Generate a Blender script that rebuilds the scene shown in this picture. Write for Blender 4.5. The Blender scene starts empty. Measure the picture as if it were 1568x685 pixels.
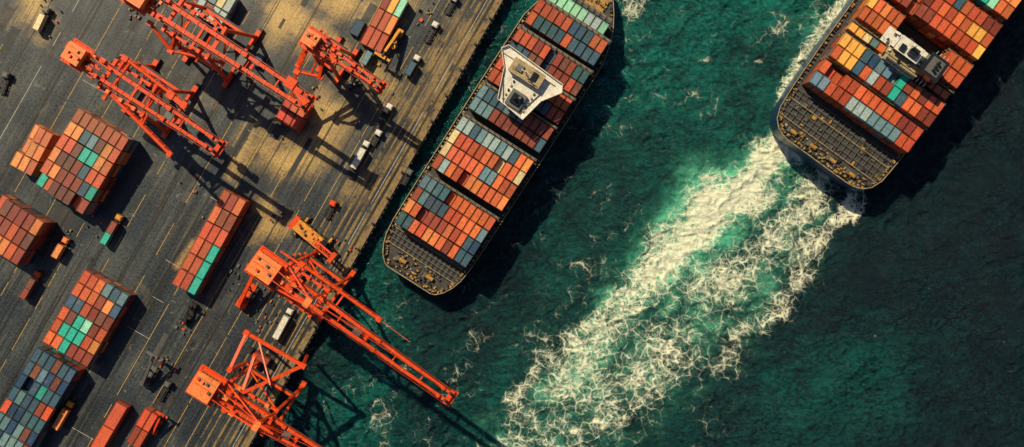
import bpy, math, random
import numpy as np
from mathutils import Matrix, Vector
random.seed(7); np.random.seed(7)
S=0.25; H=350.0; CX,CY=784.0,342.5
scene=bpy.context.scene
# plan units (quarter metres) -> metres, at height h
def W(px,py,h=0.0):
    k=(H-h)/H
    return Vector(((px-CX)*S*k,(CY-py)*S*k,h))
# ------------------------------------------------------------------ materials
def nodes(name):
    m=bpy.data.materials.new(name); m.use_nodes=True
    nt=m.node_tree; b=nt.nodes['Principled BSDF']; return m,nt,b
class NT:
    def __init__(s,nt): s.nt=nt
    def n(s,t,**kw):
        x=s.nt.nodes.new(t)
        for k,v in kw.items(): setattr(x,k,v)
        return x
    def l(s,a,b): s.nt.links.new(a,b)
    def val(s,x,inp):
        if isinstance(x,(int,float)): inp.default_value=x
        else: s.l(x,inp)
    def math(s,op,a,b=0.0,c=None,clamp=False):
        x=s.nt.nodes.new('ShaderNodeMath'); x.operation=op; x.use_clamp=clamp
        s.val(a,x.inputs[0]); s.val(b,x.inputs[1])
        if c is not None: s.val(c,x.inputs[2])
        return x.outputs[0]
    def mix(s,f,a,b,bt='MIX'):
        x=s.nt.nodes.new('ShaderNodeMix'); x.data_type='RGBA'; x.blend_type=bt
        s.val(f,x.inputs['Factor'])
        for v,i in ((a,x.inputs[6]),(b,x.inputs[7])):
            if isinstance(v,tuple): i.default_value=(*v[:3],1)
            else: s.l(v,i)
        return x.outputs[2]
    def ss(s,v,lo,hi,a=0.0,b=1.0):
        x=s.nt.nodes.new('ShaderNodeMapRange'); x.interpolation_type='SMOOTHSTEP'
        s.val(v,x.inputs['Value']); s.val(lo,x.inputs['From Min']); s.val(hi,x.inputs['From Max'])
        x.inputs['To Min'].default_value=a; x.inputs['To Max'].default_value=b
        return x.outputs[0]
    def noise(s,vec,scale,detail=4,rough=0.5,dist=0.0):
        x=s.n('ShaderNodeTexNoise'); s.l(vec,x.inputs['Vector'])
        x.inputs['Scale'].default_value=scale; x.inputs['Detail'].default_value=detail
        x.inputs['Roughness'].default_value=rough; x.inputs['Distortion'].default_value=dist
        return x
    def obj(s): return s.n('ShaderNodeTexCoord').outputs['Object']
    def mapping(s,vec,scale=(1,1,1),loc=(0,0,0),rot=0):
        x=s.n('ShaderNodeMapping'); s.l(vec,x.inputs['Vector'])
        x.inputs['Scale'].default_value=scale; x.inputs['Location'].default_value=loc; x.inputs['Rotation'].default_value=(0,0,rot); return x.outputs[0]
def paint(name,col,rough=0.5,metal=0.0,dirt=0.35,dcol=(0.05,0.03,0.02),scale=0.5):
    m,nt,b=nodes(name); T=NT(nt); o=T.obj()
    n1=T.noise(o,scale,4,0.65).outputs[0]
    n2=T.noise(o,scale*6,2,0.6).outputs[0]
    f=T.math('MULTIPLY',T.ss(n1,0.45,0.75),dirt*1.2,clamp=True)
    c=T.mix(f,col,dcol)
    f2=T.ss(n2,0.35,0.7,0.72,1.18)
    g=T.n('ShaderNodeHueSaturation'); T.l(c,g.inputs['Color']); T.l(f2,g.inputs['Value'])
    T.l(g.outputs[0],b.inputs['Base Color'])
    b.inputs['Roughness'].default_value=rough; b.inputs['Metallic'].default_value=metal
    return m
def attrpaint(name):
    m,nt,b=nodes(name); T=NT(nt); o=T.obj()
    a=T.n('ShaderNodeAttribute'); a.attribute_name='Col'
    n1=T.noise(T.mapping(o,(0.25,1.2,1)),1.3,4,0.7).outputs[0]
    n2=T.noise(o,0.45,4,0.6).outputs[0]
    c=T.mix(T.ss(n1,0.50,0.78,0,0.6),a.outputs['Color'],(0.07,0.03,0.016))
    c=T.mix(T.ss(n2,0.55,0.8,0,0.35),c,(0.34,0.24,0.13))
    w=T.n('ShaderNodeTexWave'); w.wave_type='BANDS'; w.bands_direction='X'
    T.l(o,w.inputs['Vector']); w.inputs['Scale'].default_value=0.55; w.inputs['Distortion'].default_value=0
    g=T.n('ShaderNodeHueSaturation'); T.l(c,g.inputs['Color'])
    T.l(T.ss(T.noise(o,2.2,2).outputs[0],0.3,0.7,0.75,1.25),g.inputs['Value'])
    T.l(g.outputs[0],b.inputs['Base Color'])
    bp=T.n('ShaderNodeBump'); bp.inputs['Strength'].default_value=0.6; bp.inputs['Distance'].default_value=0.06
    T.l(w.outputs['Fac'],bp.inputs['Height']); T.l(bp.outputs[0],b.inputs['Normal'])
    b.inputs['Roughness'].default_value=0.42
    return m
M_CONT=attrpaint('container_paint')
M_OR=paint('crane_orange',(0.80,0.075,0.008),0.38,0,0.45,(0.18,0.022,0.008))
M_OR2=paint('crane_orange_light',(0.9,0.24,0.06),0.45,0,0.35,(0.35,0.08,0.02))
M_DK=paint('dark_steel',(0.03,0.03,0.035),0.5,0.3,0.4,(0.12,0.07,0.03))
M_YL=paint('yellow_paint',(0.72,0.30,0.03),0.45,0,0.5,(0.15,0.06,0.02))
M_WH=paint('white_paint',(0.74,0.71,0.62),0.45,0,0.5,(0.32,0.26,0.17))
M_GL=paint('glass',(0.015,0.02,0.025),0.1,0,0.1)
M_RB=paint('rubber',(0.02,0.02,0.02),0.8,0,0.4,(0.06,0.05,0.04))
M_GR=paint('grey_steel',(0.13,0.13,0.125),0.55,0.2,0.5,(0.08,0.05,0.03))
M_HULL=paint('hull_navy',(0.012,0.040,0.11),0.35,0,0.3,(0.02,0.03,0.05),0.2)
M_DECK=paint('ship_deck',(0.05,0.049,0.045),0.7,0,0.6,(0.02,0.016,0.012),0.25)
M_CREAM=paint('cream_rim',(0.40,0.30,0.15),0.6,0,0.7,(0.10,0.06,0.03))
M_BRASS=paint('ochre_gear',(0.42,0.23,0.05),0.6,0,0.6,(0.06,0.04,0.02))
# ------------------------------------------------------------------ mesh builder
class MB:
    def __init__(s): s.v=[];s.f=[];s.m=[];s.c=[]
    def add(s,vs,fs,mat,col=(1,1,1)):
        o=len(s.v); s.v.extend(vs)
        for f in fs: s.f.append(tuple(i+o for i in f)); s.m.append(mat); s.c.append(col)
    def box(s,M,c,d,mat=0,col=(1,1,1),top=1.0):
        x,y,z=c; a,b,h=d[0]/2,d[1]/2,d[2]/2
        vs=[M@Vector((x+i*a*t,y+j*b*t,z+k*h)) for k,t in ((-1,1),(1,top)) for i,j in ((-1,-1),(1,-1),(1,1),(-1,1))]
        s.add(vs,[(3,2,1,0),(4,5,6,7),(0,1,5,4),(1,2,6,5),(2,3,7,6),(3,0,4,7)],mat,col)
    def beam(s,M,p,q,w,h=None,mat=0,col=(1,1,1)):
        h=h or w; p=Vector(p);q=Vector(q);d=q-p
        if d.length<1e-4:return
        d.normalize(); up=Vector((0,0,1)) if abs(d.z)<0.95 else Vector((1,0,0))
        sx=d.cross(up).normalized(); uz=sx.cross(d).normalized()
        vs=[]
        for e in (p,q):
            for i,j in ((-1,-1),(1,-1),(1,1),(-1,1)): vs.append(M@(e+sx*(i*w/2)+uz*(j*h/2)))
        s.add(vs,[(0,1,2,3),(7,6,5,4),(0,4,5,1),(1,5,6,2),(2,6,7,3),(3,7,4,0)],mat,col)
    def cyl(s,M,p,q,r,n=10,mat=0,r2=None):
        p=Vector(p);q=Vector(q);d=(q-p).normalized(); up=Vector((0,0,1)) if abs(d.z)<0.95 else Vector((1,0,0))
        a=d.cross(up).normalized(); b=a.cross(d).normalized(); r2=r if r2 is None else r2
        vs=[]
        for e,rr in ((p,r),(q,r2)):
            for i in range(n):
                t=2*math.pi*i/n; vs.append(M@(e+a*(rr*math.cos(t))+b*(rr*math.sin(t))))
        fs=[(i,(i+1)%n,n+(i+1)%n,n+i) for i in range(n)]+[tuple(range(n))[::-1],tuple(range(n,2*n))]
        s.add(vs,fs,mat)
    def prism(s,M,pts,z0,z1,mat=0,col=(1,1,1)):
        n=len(pts)
        vs=[M@Vector((p[0],p[1],z0)) for p in pts]+[M@Vector((p[0],p[1],z1)) for p in pts]
        s.add(vs,[(i,(i+1)%n,n+(i+1)%n,n+i) for i in range(n)]+[tuple(range(n))[::-1],tuple(range(n,2*n))],mat,col)
    def truss(s,M,p,q,w,h,ch,n,mat=0):
        p=Vector(p);q=Vector(q);d=(q-p);L=d.length;d.normalize()
        sx=d.cross(Vector((0,0,1))).normalized(); up=sx.cross(d).normalized()
        C=[(-1,-1),(1,-1),(1,1),(-1,1)]
        P=lambda t,c: p+d*(L*t)+sx*(c[0]*w/2)+up*(c[1]*h/2)
        for c in C: s.beam(M,P(0,c),P(1,c),ch,ch,mat)
        for i in range(n+1):
            t=i/n
            for j in range(4): s.beam(M,P(t,C[j]),P(t,C[(j+1)%4]),ch*.55,ch*.55,mat)
            if i<n:
                t2=(i+1)/n
                for j in range(4):
                    a,b=(C[j],C[(j+1)%4]) if i%2 else (C[(j+1)%4],C[j])
                    s.beam(M,P(t,a),P(t2,b),ch*.45,ch*.45,mat)
    def container(s,M,c,d,col,top=True):
        x,y,z=c; a,b,h=d[0]/2,d[1]/2,d[2]/2
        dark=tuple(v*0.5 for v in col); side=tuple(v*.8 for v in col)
        if not top:
            s.box(M,c,d,0,side); return
        V=lambda i,j,k: M@Vector((x+i,y+j,z+k))
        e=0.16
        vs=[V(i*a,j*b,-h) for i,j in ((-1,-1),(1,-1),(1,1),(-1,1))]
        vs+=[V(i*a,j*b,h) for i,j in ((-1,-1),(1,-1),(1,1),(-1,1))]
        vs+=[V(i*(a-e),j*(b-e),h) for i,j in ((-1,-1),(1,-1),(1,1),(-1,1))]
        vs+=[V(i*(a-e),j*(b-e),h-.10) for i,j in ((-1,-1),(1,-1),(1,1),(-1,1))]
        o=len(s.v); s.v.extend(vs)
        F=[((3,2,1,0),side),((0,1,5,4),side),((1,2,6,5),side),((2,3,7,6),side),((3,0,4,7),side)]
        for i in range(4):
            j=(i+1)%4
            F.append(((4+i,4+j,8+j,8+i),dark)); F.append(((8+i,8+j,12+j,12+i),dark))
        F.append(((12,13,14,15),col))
        for f,cc in F: s.f.append(tuple(q+o for q in f)); s.m.append(0); s.c.append(cc)
    def out(s,name,mats,PM=None,parent=None):
        PM=PM or Matrix(); inv=PM.inverted()
        me=bpy.data.meshes.new(name)
        me.from_pydata([tuple(inv@v) for v in s.v],[],s.f)
        for m in mats: me.materials.append(m)
        me.polygons.foreach_set('material_index',s.m)
        ca=me.attributes.new('Col','FLOAT_COLOR','CORNER')
        arr=[]
        for f,c in zip(s.f,s.c):
            for _ in f: arr.extend((c[0],c[1],c[2],1.0))
        ca.data.foreach_set('color',arr)
        me.update()
        ob=bpy.data.objects.new(name,me); scene.collection.objects.link(ob)
        if parent: ob.parent=parent
        else: ob.matrix_world=PM
        return ob
def empty(name,M):
    e=bpy.data.objects.new(name,None); scene.collection.objects.link(e); e.matrix_world=M; return e
def fr(x,y,z,ang): return Matrix.Translation((x,y,z))@Matrix.Rotation(ang,4,'Z')
# ------------------------------------------------------------------ numpy noise
TAB=np.random.rand(256,256)
def vn(x,y,sd=0):
    x=x+sd*17.3; y=y+sd*9.7
    xi=np.floor(x).astype(int); yi=np.floor(y).astype(int); fx=x-xi; fy=y-yi
    fx=fx*fx*fx*(fx*(fx*6-15)+10); fy=fy*fy*fy*(fy*(fy*6-15)+10)
    g=lambda a,b: TAB[a%256,b%256]
    return (g(xi,yi)*(1-fx)+g(xi+1,yi)*fx)*(1-fy)+(g(xi,yi+1)*(1-fx)+g(xi+1,yi+1)*fx)*fy
def fbm(x,y,sd=0,o=4):
    r=0;a=.5
    for i in range(o): r=r+a*vn(x,y,sd+i*3); x,y=x*1.62+y*1.21,-x*1.21+y*1.62;a*=.5
    return r/(1-.5**o)
def polyd(X,Y,pts):
    best=np.zeros_like(X)
    for (x0,y0,w0,i0),(x1,y1,w1,i1) in zip(pts[:-1],pts[1:]):
        dx,dy=x1-x0,y1-y0; L=dx*dx+dy*dy+1e-6
        t=np.clip(((X-x0)*dx+(Y-y0)*dy)/L,0,1)
        d=np.hypot(X-x0-t*dx,Y-y0-t*dy); w=w0+(w1-w0)*t; I=i0+(i1-i0)*t
        best=np.maximum(best,I*np.exp(-(d/w)**2))
    return best
def gridmesh(name,xs,ys,zf,attrs,mat,M=None):
    X,Y=np.meshgrid(xs,ys); Z=zf(X,Y); nx,ny=len(xs),len(ys)
    co=np.stack([X,Y,Z],-1).reshape(-1,3)
    me=bpy.data.meshes.new(name)
    idx=np.arange(nx*ny).reshape(ny,nx)
    q=np.stack([idx[:-1,:-1],idx[:-1,1:],idx[1:,1:],idx[1:,:-1]],-1).reshape(-1,4)
    me.vertices.add(len(co)); me.vertices.foreach_set('co',co.ravel().astype(np.float32))
    me.loops.add(q.size); me.loops.foreach_set('vertex_index',q.ravel().astype(np.int32))
    me.polygons.add(len(q)); me.polygons.foreach_set('loop_start',np.arange(0,q.size,4,dtype=np.int32))
    me.polygons.foreach_set('use_smooth',np.ones(len(q),dtype=bool))
    me.update(calc_edges=True); me.validate()
    for k,fn in attrs.items():
        a=me.attributes.new(k,'FLOAT','POINT'); a.data.foreach_set('value',fn(X,Y).ravel().astype(np.float32))
    me.materials.append(mat)
    ob=bpy.data.objects.new(name,me); scene.collection.objects.link(ob)
    if M: ob.matrix_world=M
    return ob
def grow(a,b,step,far):
    c=list(np.arange(a,b+1e-6,step)); lo=[];hi=[];d=step;x=a
    while x>-far: d*=1.35; x-=d; lo.append(x)
    d=step;x=c[-1]
    while x<far: d*=1.35; x+=d; hi.append(x)
    return np.array(lo[::-1]+c+hi)
# ------------------------------------------------------------------ WATER
WZ=-4.0
kw=(H-WZ)/H
def topx(X,Y): return X/(S*kw)+CX, CY-Y/(S*kw)
WAKE=[(1265,270,46,.80),(1200,335,80,.76),(1125,415,105,.72),(1045,490,118,.70),(955,565,124,.70),(875,655,124,.71),(785,760,122,.72)]
CORE=[(1222,205,28,1.25),(1175,255,42,1.25),(1115,302,52,1.25),(1058,352,50,1.15),(1005,412,44,1.0),(940,490,40,.84),(860,590,40,.78)]
RARM=[(1302,298,14,.95),(1278,350,26,.88),(1232,405,38,.82),(1170,475,42,.77),(1100,560,40,.70)]
LARM=[(985,430,30,.80),(900,520,30,.76),(830,560,30,.78),(790,640,34,.78),(740,720,36,.78)]
SIDE=[(1190,185,14,.95),(1206,130,16,.9),(1238,75,18,.9),(1322,-30,24,.95)]
MISC=[[(1085,90,14,.85),(1055,90,10,.55)],[(1165,100,9,.8),(1178,95,8,.7)],[(1150,78,50,.42),(1250,20,50,.6)],
 [(950,60,12,.75),(962,-10,24,.85)],[(955,110,14,.55),(938,150,10,.4)],[(690,200,6,.45),(640,270,5,.35)],[(905,410,36,.55),(880,400,30,.5)],[(640,560,16,.6),(565,645,20,.66)],
 [(600,600,24,.5),(580,680,20,.48)],[(830,560,40,.68),(850,545,30,.64)],[(1335,500,4,.6),(1350,512,3,.5)],[(1030,150,50,.48),(1090,160,40,.5)],
 [(545,480,14,.45),(555,500,10,.4)],[(900,660,60,.78),(800,670,60,.76)],[(730,520,20,.5),(690,600,20,.46)],[(860,430,50,.42),(780,520,40,.42)],[(1200,10,14,.6),(1230,10,14,.6)],
 [(1010,560,70,.76),(930,640,70,.76)]]
def wfoam(X,Y):
    x,y=topx(X,Y)
    wx=x+(fbm(x*.02,y*.02,1)-.5)*60; wy=y+(fbm(x*.02,y*.02,5)-.5)*60
    f=polyd(wx,wy,WAKE)
    f=f*(0.50+.95*fbm(x*.018,y*.018,9,4))
    f=np.maximum(f,polyd(wx,wy,CORE)*(0.8+.4*fbm(x*.03,y*.03,13)))
    f=np.maximum(f,polyd(wx,wy,RARM)*(0.6+.7*fbm(x*.03,y*.03,14))); f=np.maximum(f,polyd(wx,wy,LARM)*(0.55+.8*fbm(x*.03,y*.03,15)))
    f=np.maximum(f,polyd(x,y,SIDE))
    for m in MISC: f=np.maximum(f,polyd(wx,wy,m)*(0.45+fbm(x*.05,y*.05,17)))
    a=.6; u=x*math.cos(a)-y*math.sin(a); v=x*math.sin(a)+y*math.cos(a)
    wc=np.clip((fbm(u*.018+3,v*.05,31,4)-.44)*2.2,0,.44)
    f=np.maximum(f,wc*np.clip((1330-x)/250,0.5,1))
    return np.clip(f,0,1.15)
def waer(X,Y):
    x,y=topx(X,Y)
    wx=x+(fbm(x*.015,y*.015,41)-.5)*90; wy=y+(fbm(x*.015,y*.015,45)-.5)*90
    w=[(a,b,c*1.1,d*.75) for a,b,c,d in WAKE]
    f=polyd(wx,wy,w)*(.3+1.0*fbm(x*.02,y*.02,52))
    f=np.maximum(f,polyd(wx,wy,[(a,b,c*1.4,d*.9) for a,b,c,d in CORE]))
    f=np.maximum(f,polyd(wx,wy,[(a,b,c*2,d*.5) for a,b,c,d in SIDE]))
    return np.clip(f*(.5+.9*fbm(x*.04,y*.04,50)),0,1)
def wteal(X,Y):
    x,y=topx(X,Y)
    wx=x+(fbm(x*.008,y*.008,61)-.5)*200; wy=y+(fbm(x*.008,y*.008,65)-.5)*200
    t=polyd(wx,wy,[(820,-60,130,.9),(1020,40,190,1.15),(1230,30,110,1.0)])
    t=np.maximum(t,polyd(wx,wy,[(1080,200,180,.8),(960,480,170,.45),(800,720,200,.55)]))
    t=np.maximum(t,polyd(wx,wy,[(700,120,50,.8),(600,400,50,.65),(520,640,110,.75)]))
    t=np.maximum(t,polyd(wx,wy,[(1320,570,100,.40),(1220,660,100,.42)]))
    return np.clip(t*(.6+.75*fbm(x*.012,y*.012,70)),0,1)
def wz(X,Y):
    inn=(np.clip(1-(np.abs(X)-200)/60,0,1))*(np.clip(1-(np.abs(Y)-95)/60,0,1))
    U=X+7*(fbm(X*.06,Y*.06,3)-.5); V=Y+7*(fbm(X*.06,Y*.06,8)-.5)
    def oct_(ang,su,sv,sd):
        a=math.radians(ang); return vn((U*math.cos(a)+V*math.sin(a))*su,(-U*math.sin(a)+V*math.cos(a))*sv,sd)
    rg=lambda n:(1-np.abs(2*n-1))**1.3
    h=1.2*oct_(20,.05,.10,2)+1.0*rg(oct_(38,.11,.24,4))+1.0*rg(oct_(5,.22,.42,6))+.75*rg(oct_(-25,.42,.7,11))+.42*rg(oct_(50,.8,1.0,12))
    return WZ-1.1+(h-1.8)*.8*inn
m,nt,b=nodes('sea_water'); T=NT(nt); o=T.obj()
def A(n):
    q=T.n('ShaderNodeAttribute'); q.attribute_name=n; return q.outputs['Fac']
fo,ae,te=A('foam'),A('aer'),A('teal')
def distort(vec,sc,amt,det=2):
    n=T.noise(vec,sc,det,.5); s=T.n('ShaderNodeVectorMath',operation='SUBTRACT'); T.l(n.outputs['Color'],s.inputs[0]); s.inputs[1].default_value=(.5,.5,.5)
    q=T.n('ShaderNodeVectorMath',operation='SCALE'); T.l(s.outputs[0],q.inputs[0]); q.inputs['Scale'].default_value=amt
    r=T.n('ShaderNodeVectorMath',operation='ADD'); T.l(vec,r.inputs[0]); T.l(q.outputs[0],r.inputs[1]); return r.outputs[0]
dv=distort(distort(o,0.10,7),0.5,2.8,4)
def vor(vec,sc):
    v=T.n('ShaderNodeTexVoronoi',feature='DISTANCE_TO_EDGE',voronoi_dimensions='2D'); T.l(vec,v.inputs['Vector']); v.inputs['Scale'].default_value=sc; return v.outputs['Distance']
def ridge(d,w): 
    return T.math('SUBTRACT',1.0,T.math('DIVIDE',d,w),clamp=True)
r1=ridge(vor(dv,0.22),.20)
r2=ridge(vor(dv,0.60),.26)
ns=T.noise(dv,0.20,6,0.72).outputs[0]
fil=T.noise(o,0.42,4,0.55,1.2).outputs[0]
r3=ridge(T.math('ABSOLUTE',T.math('SUBTRACT',fil,.5)),.045)
fil2=T.noise(o,1.1,3,0.6,.8).outputs[0]
r4=ridge(T.math('ABSOLUTE',T.math('SUBTRACT',fil2,.5)),.06)
web=T.math('MAXIMUM',T.math('MAXIMUM',r1,T.math('MULTIPLY',r2,.8)),T.math('MAXIMUM',T.math('MULTIPLY',r3,.85),T.math('MULTIPLY',r4,.6)))
P=T.math('ADD',T.math('MULTIPLY',web,.76),T.math('MULTIPLY',T.math('SUBTRACT',ns,0.5),1.4))
thr=T.math('MULTIPLY_ADD',fo,-1.26,1.14)
ff=T.ss(P,thr,T.math('ADD',thr,0.66))
ff=T.math('MULTIPLY',ff,T.ss(fo,0.05,0.62,0.12,0.98))
big=T.noise(distort(o,0.06,10),0.10,3,.6).outputs[0]
crest=T.noise(T.mapping(distort(o,.2,4),(1,1.8,1),rot=-.5),0.55,6,.70).outputs[0]
deep=T.mix(te,(0.0010,0.0075,0.015),(0.0015,0.045,0.047))
lite=T.mix(te,(0.0020,0.024,0.032),(0.007,0.175,0.145))
c=T.mix(T.ss(T.math('MULTIPLY_ADD',crest,.68,T.math('MULTIPLY',big,.32)),.40,.63),deep,lite)
veil=T.ss(T.math('MULTIPLY',ae,T.math('MULTIPLY_ADD',ns,1.6,.1)),.12,1.0)
c=T.mix(veil,c,(0.10,0.52,0.33))
c=T.mix(ff,c,(0.90,0.91,0.70))
T.l(c,b.inputs['Base Color'])
T.l(T.math('MULTIPLY_ADD',ff,0.5,0.14),b.inputs['Roughness'])
b.inputs['IOR'].default_value=1.33
bp=T.n('ShaderNodeBump'); bp.inputs['Strength'].default_value=1.0; bp.inputs['Distance'].default_value=1.1
T.l(T.noise(T.mapping(o,(1,1.7,1),rot=-.5),0.8,5,.70,.6).outputs[0],bp.inputs['Height']); T.l(bp.outputs[0],b.inputs['Normal'])
gridmesh('sea_water',grow(-112,204,.5,5000),grow(-92,92,.5,5000),wz,{'foam':wfoam,'aer':waer,'teal':wteal},m)
# ------------------------------------------------------------------ LAND
QO=W(575,342.5,0); QA=math.atan2(685,390)-math.pi/2
QM=fr(QO.x,QO.y,0,QA); QI=QM.inverted()
m,nt,b=nodes('asphalt_yard'); T=NT(nt); o=T.obj()
sun_fac=A('sun_patch')
n0=T.noise(o,0.03,5,.6).outputs[0]
st=T.noise(T.mapping(o,(1.0,0.03,1)),0.30,5,.65).outputs[0]
st2=T.noise(T.mapping(o,(1.0,0.015,1),(31,9,0)),1.6,4,.6).outputs[0]
fine=T.noise(o,1.2,5,.7).outputs[0]
c=T.mix(T.ss(n0,.40,.60),(0.016,0.027,0.038),(0.052,0.064,0.068))
c=T.mix(T.ss(st,.46,.64,0,.85),c,(0.007,0.010,0.014))
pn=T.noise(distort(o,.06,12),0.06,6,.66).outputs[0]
dfr=T.math('ADD',T.math('MULTIPLY',sun_fac,.95),T.math('MULTIPLY_ADD',st,.4,T.math('MULTIPLY',pn,1.2)))
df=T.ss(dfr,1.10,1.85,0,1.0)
c=T.mix(df,c,(0.50,0.33,0.11))  # golden sunlit patches painted into the asphalt colour, edges broken by noise
c=T.mix(T.ss(st2,.52,.66,0,.7),c,(0.012,0.012,0.015))
c=T.mix(T.math('MULTIPLY',T.ss(st2,.45,.34),T.ss(pn,.4,.7,.06,.5)),c,(0.24,0.18,0.09))
sp=T.noise(distort(o,.3,5),0.2,6,.75).outputs[0]
c=T.mix(T.ss(sp,.60,.72,0,.5),c,(0.32,0.28,0.21))
c=T.mix(T.ss(sp,.43,.33,0,.7),c,(0.010,0.010,0.012))
br=T.n('ShaderNodeTexBrick'); T.l(o,br.inputs['Vector']); br.offset=0
br.inputs['Scale'].default_value=1; br.inputs['Brick Width'].default_value=7.5; br.inputs['Row Height'].default_value=30; br.inputs['Mortar Size'].default_value=.08; br.inputs['Mortar Smooth'].default_value=.3
c=T.mix(T.math('MULTIPLY',br.outputs['Fac'],.5),c,(0.010,0.010,0.010))
g=T.n('ShaderNodeHueSaturation'); T.l(c,g.inputs['Color']); T.l(T.ss(fine,.3,.7,.7,1.3),g.inputs['Value'])
T.l(g.outputs[0],b.inputs['Base Color']); T.l(T.ss(fine,.3,.7,.3,.6),b.inputs['Roughness'])
bp=T.n('ShaderNodeBump'); bp.inputs['Strength'].default_value=.35; bp.inputs['Distance'].default_value=.08; T.l(T.noise(o,1.2,3,.7).outputs[0],bp.inputs['Height']); T.l(bp.outputs[0],b.inputs['Normal'])
SUN_SPOTS=[[(345,255,30,.75),(400,215,40,.75),(470,240,50,.9),(510,170,50,.8)],[(50,10,60,.9),(90,70,40,.5)],[(430,30,50,1.0),(560,110,40,.8),(610,150,40,.65)],
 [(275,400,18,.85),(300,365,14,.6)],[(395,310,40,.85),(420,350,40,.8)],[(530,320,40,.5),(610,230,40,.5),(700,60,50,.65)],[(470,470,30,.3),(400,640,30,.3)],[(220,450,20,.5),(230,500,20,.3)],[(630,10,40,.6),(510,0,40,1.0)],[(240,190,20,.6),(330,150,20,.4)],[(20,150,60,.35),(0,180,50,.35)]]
def sun_patch(X,Y):  # mask of hand-placed bright sun patches, baked into the ground colour
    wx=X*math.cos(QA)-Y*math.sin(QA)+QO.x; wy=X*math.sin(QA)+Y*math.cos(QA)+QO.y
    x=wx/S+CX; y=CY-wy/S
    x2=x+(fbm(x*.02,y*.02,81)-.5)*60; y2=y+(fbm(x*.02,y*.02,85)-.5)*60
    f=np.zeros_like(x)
    for d in SUN_SPOTS: f=np.maximum(f,polyd(x2,y2,d))
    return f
xs=grow(-300,0,2.5,5000); xs=np.append(xs[xs<-1.2],-1.2)
gridmesh('ground',xs,grow(-200,200,2.5,5000),lambda X,Y:X*0.0,{'sun_patch':sun_patch},m,QM)
mb=MB()
for i in range(150):
    x=random.uniform(-175,-22); y=random.uniform(-150,170); mt=random.choice([0,0,1,2])
    d_=(random.uniform(1.2,5),random.uniform(3,22)) if mt!=2 else (1.0,1.0)
    mb.box(QM,(x,y,.001+.00004*i),(d_[0],d_[1],.003),mt)
mb.out('asphalt_repair_patch',[paint('patch_dark',(0.016,0.018,0.022),.6,0,.9,(0.05,0.05,0.048),.3),paint('patch_pale',(0.075,0.073,0.064),.7,0,1.1,(0.03,0.03,0.03),.3),M_GR],QM)
M_CONC=paint('quay_concrete',(0.24,0.17,0.09),.8,0,.9,(0.04,0.03,0.02),.5)
M_CONC2=paint('quay_apron_concrete',(0.25,0.16,0.055),.8,0,1.2,(0.020,0.021,0.022),.14)
mb=MB(); mb.box(QM,(-.6,0,-4.0),(1.2,5000,8.3),0)
for y in np.arange(-160,160,2.2):
    if random.random()<.85: mb.box(QM,(.35,y+random.uniform(-.3,.3),-1.0),(.7,random.uniform(.6,1.2),1.6),1)
mb.out('quay_wall',[M_CONC,M_RB],QM)
mb=MB()
for xa,xb,zz in ((-2.4,-1.25,.012),(-4.4,-3.6,.012),(-7.4,-6.4,.012),(-9.4,-8.9,.012),(-12.0,-11.2,.012),(-15.6,-14.8,.012),(-17.8,-17.3,.012)):
    y=-400
    while y<400:
        L=random.uniform(8,26)
        x0=xa+random.uniform(-.1,.1); mb.box(QM,((x0+xb)/2,y+L/2,zz),(xb-x0,L-.15,.006)); y+=L
mb.out('quay_apron_pavement',[M_CONC2],QM)
mb=MB()
for x in (-3.1,-3.35,-5.9,-10.1,-10.5,-13.4,-18.6,-19.0,-24.5,-33,-33.4,-47,-60.2,-60.6,-74,-75,-91,-104,-104.4,-118,-133,-133.5,-150):
    mb.box(QM,(x,0,.06),(.16,900,.12),0)
mb.out('crane_rail_track',[paint('rail_steel',(0.09,0.08,0.06),.4,.6,.5)],QM)
M_LY=paint('line_yellow',(0.55,0.33,0.06),.7,0,1.0,(0.05,0.045,0.04),1.2)
M_LW=paint('line_white',(0.46,0.44,0.38),.7,0,1.0,(0.06,0.06,0.06),1.2)
mb=MB()
for x in (-5.2,-21,-28,-40,-53.5,-67,-82,-97,-111,-126,-141,-158,-170):
    mt=0 if random.random()<.65 else 1; y=-400
    while y<400:
        L=random.choice([6,14,40]); 
        mb.box(QM,(x,y+L/2,.018),(.24,L,.006),mt); y+=L+random.choice([1,4,9])
for y in np.arange(-140,180,14.7):
    x0=random.choice([-58,-88,-120]); mb.box(QM,(x0,y,.026),(random.choice([5,10]),.2,.006),1)
mb.out('lane_marking',[M_LY,M_LW],QM)
mb=MB()
for y in np.arange(-170,200,11.3):
    mb.cyl(QM,(-.9,y,.1),(-.9,y,.7),.3,8,0); mb.cyl(QM,(-.9,y,.7),(-.9,y,.95),.5,8,0)
    mb.box(QM,(-.9,y,.2),(1.0,1.4,.14),1)
mb.out('mooring_bollard_row',[M_DK,M_GR],QM)
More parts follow.
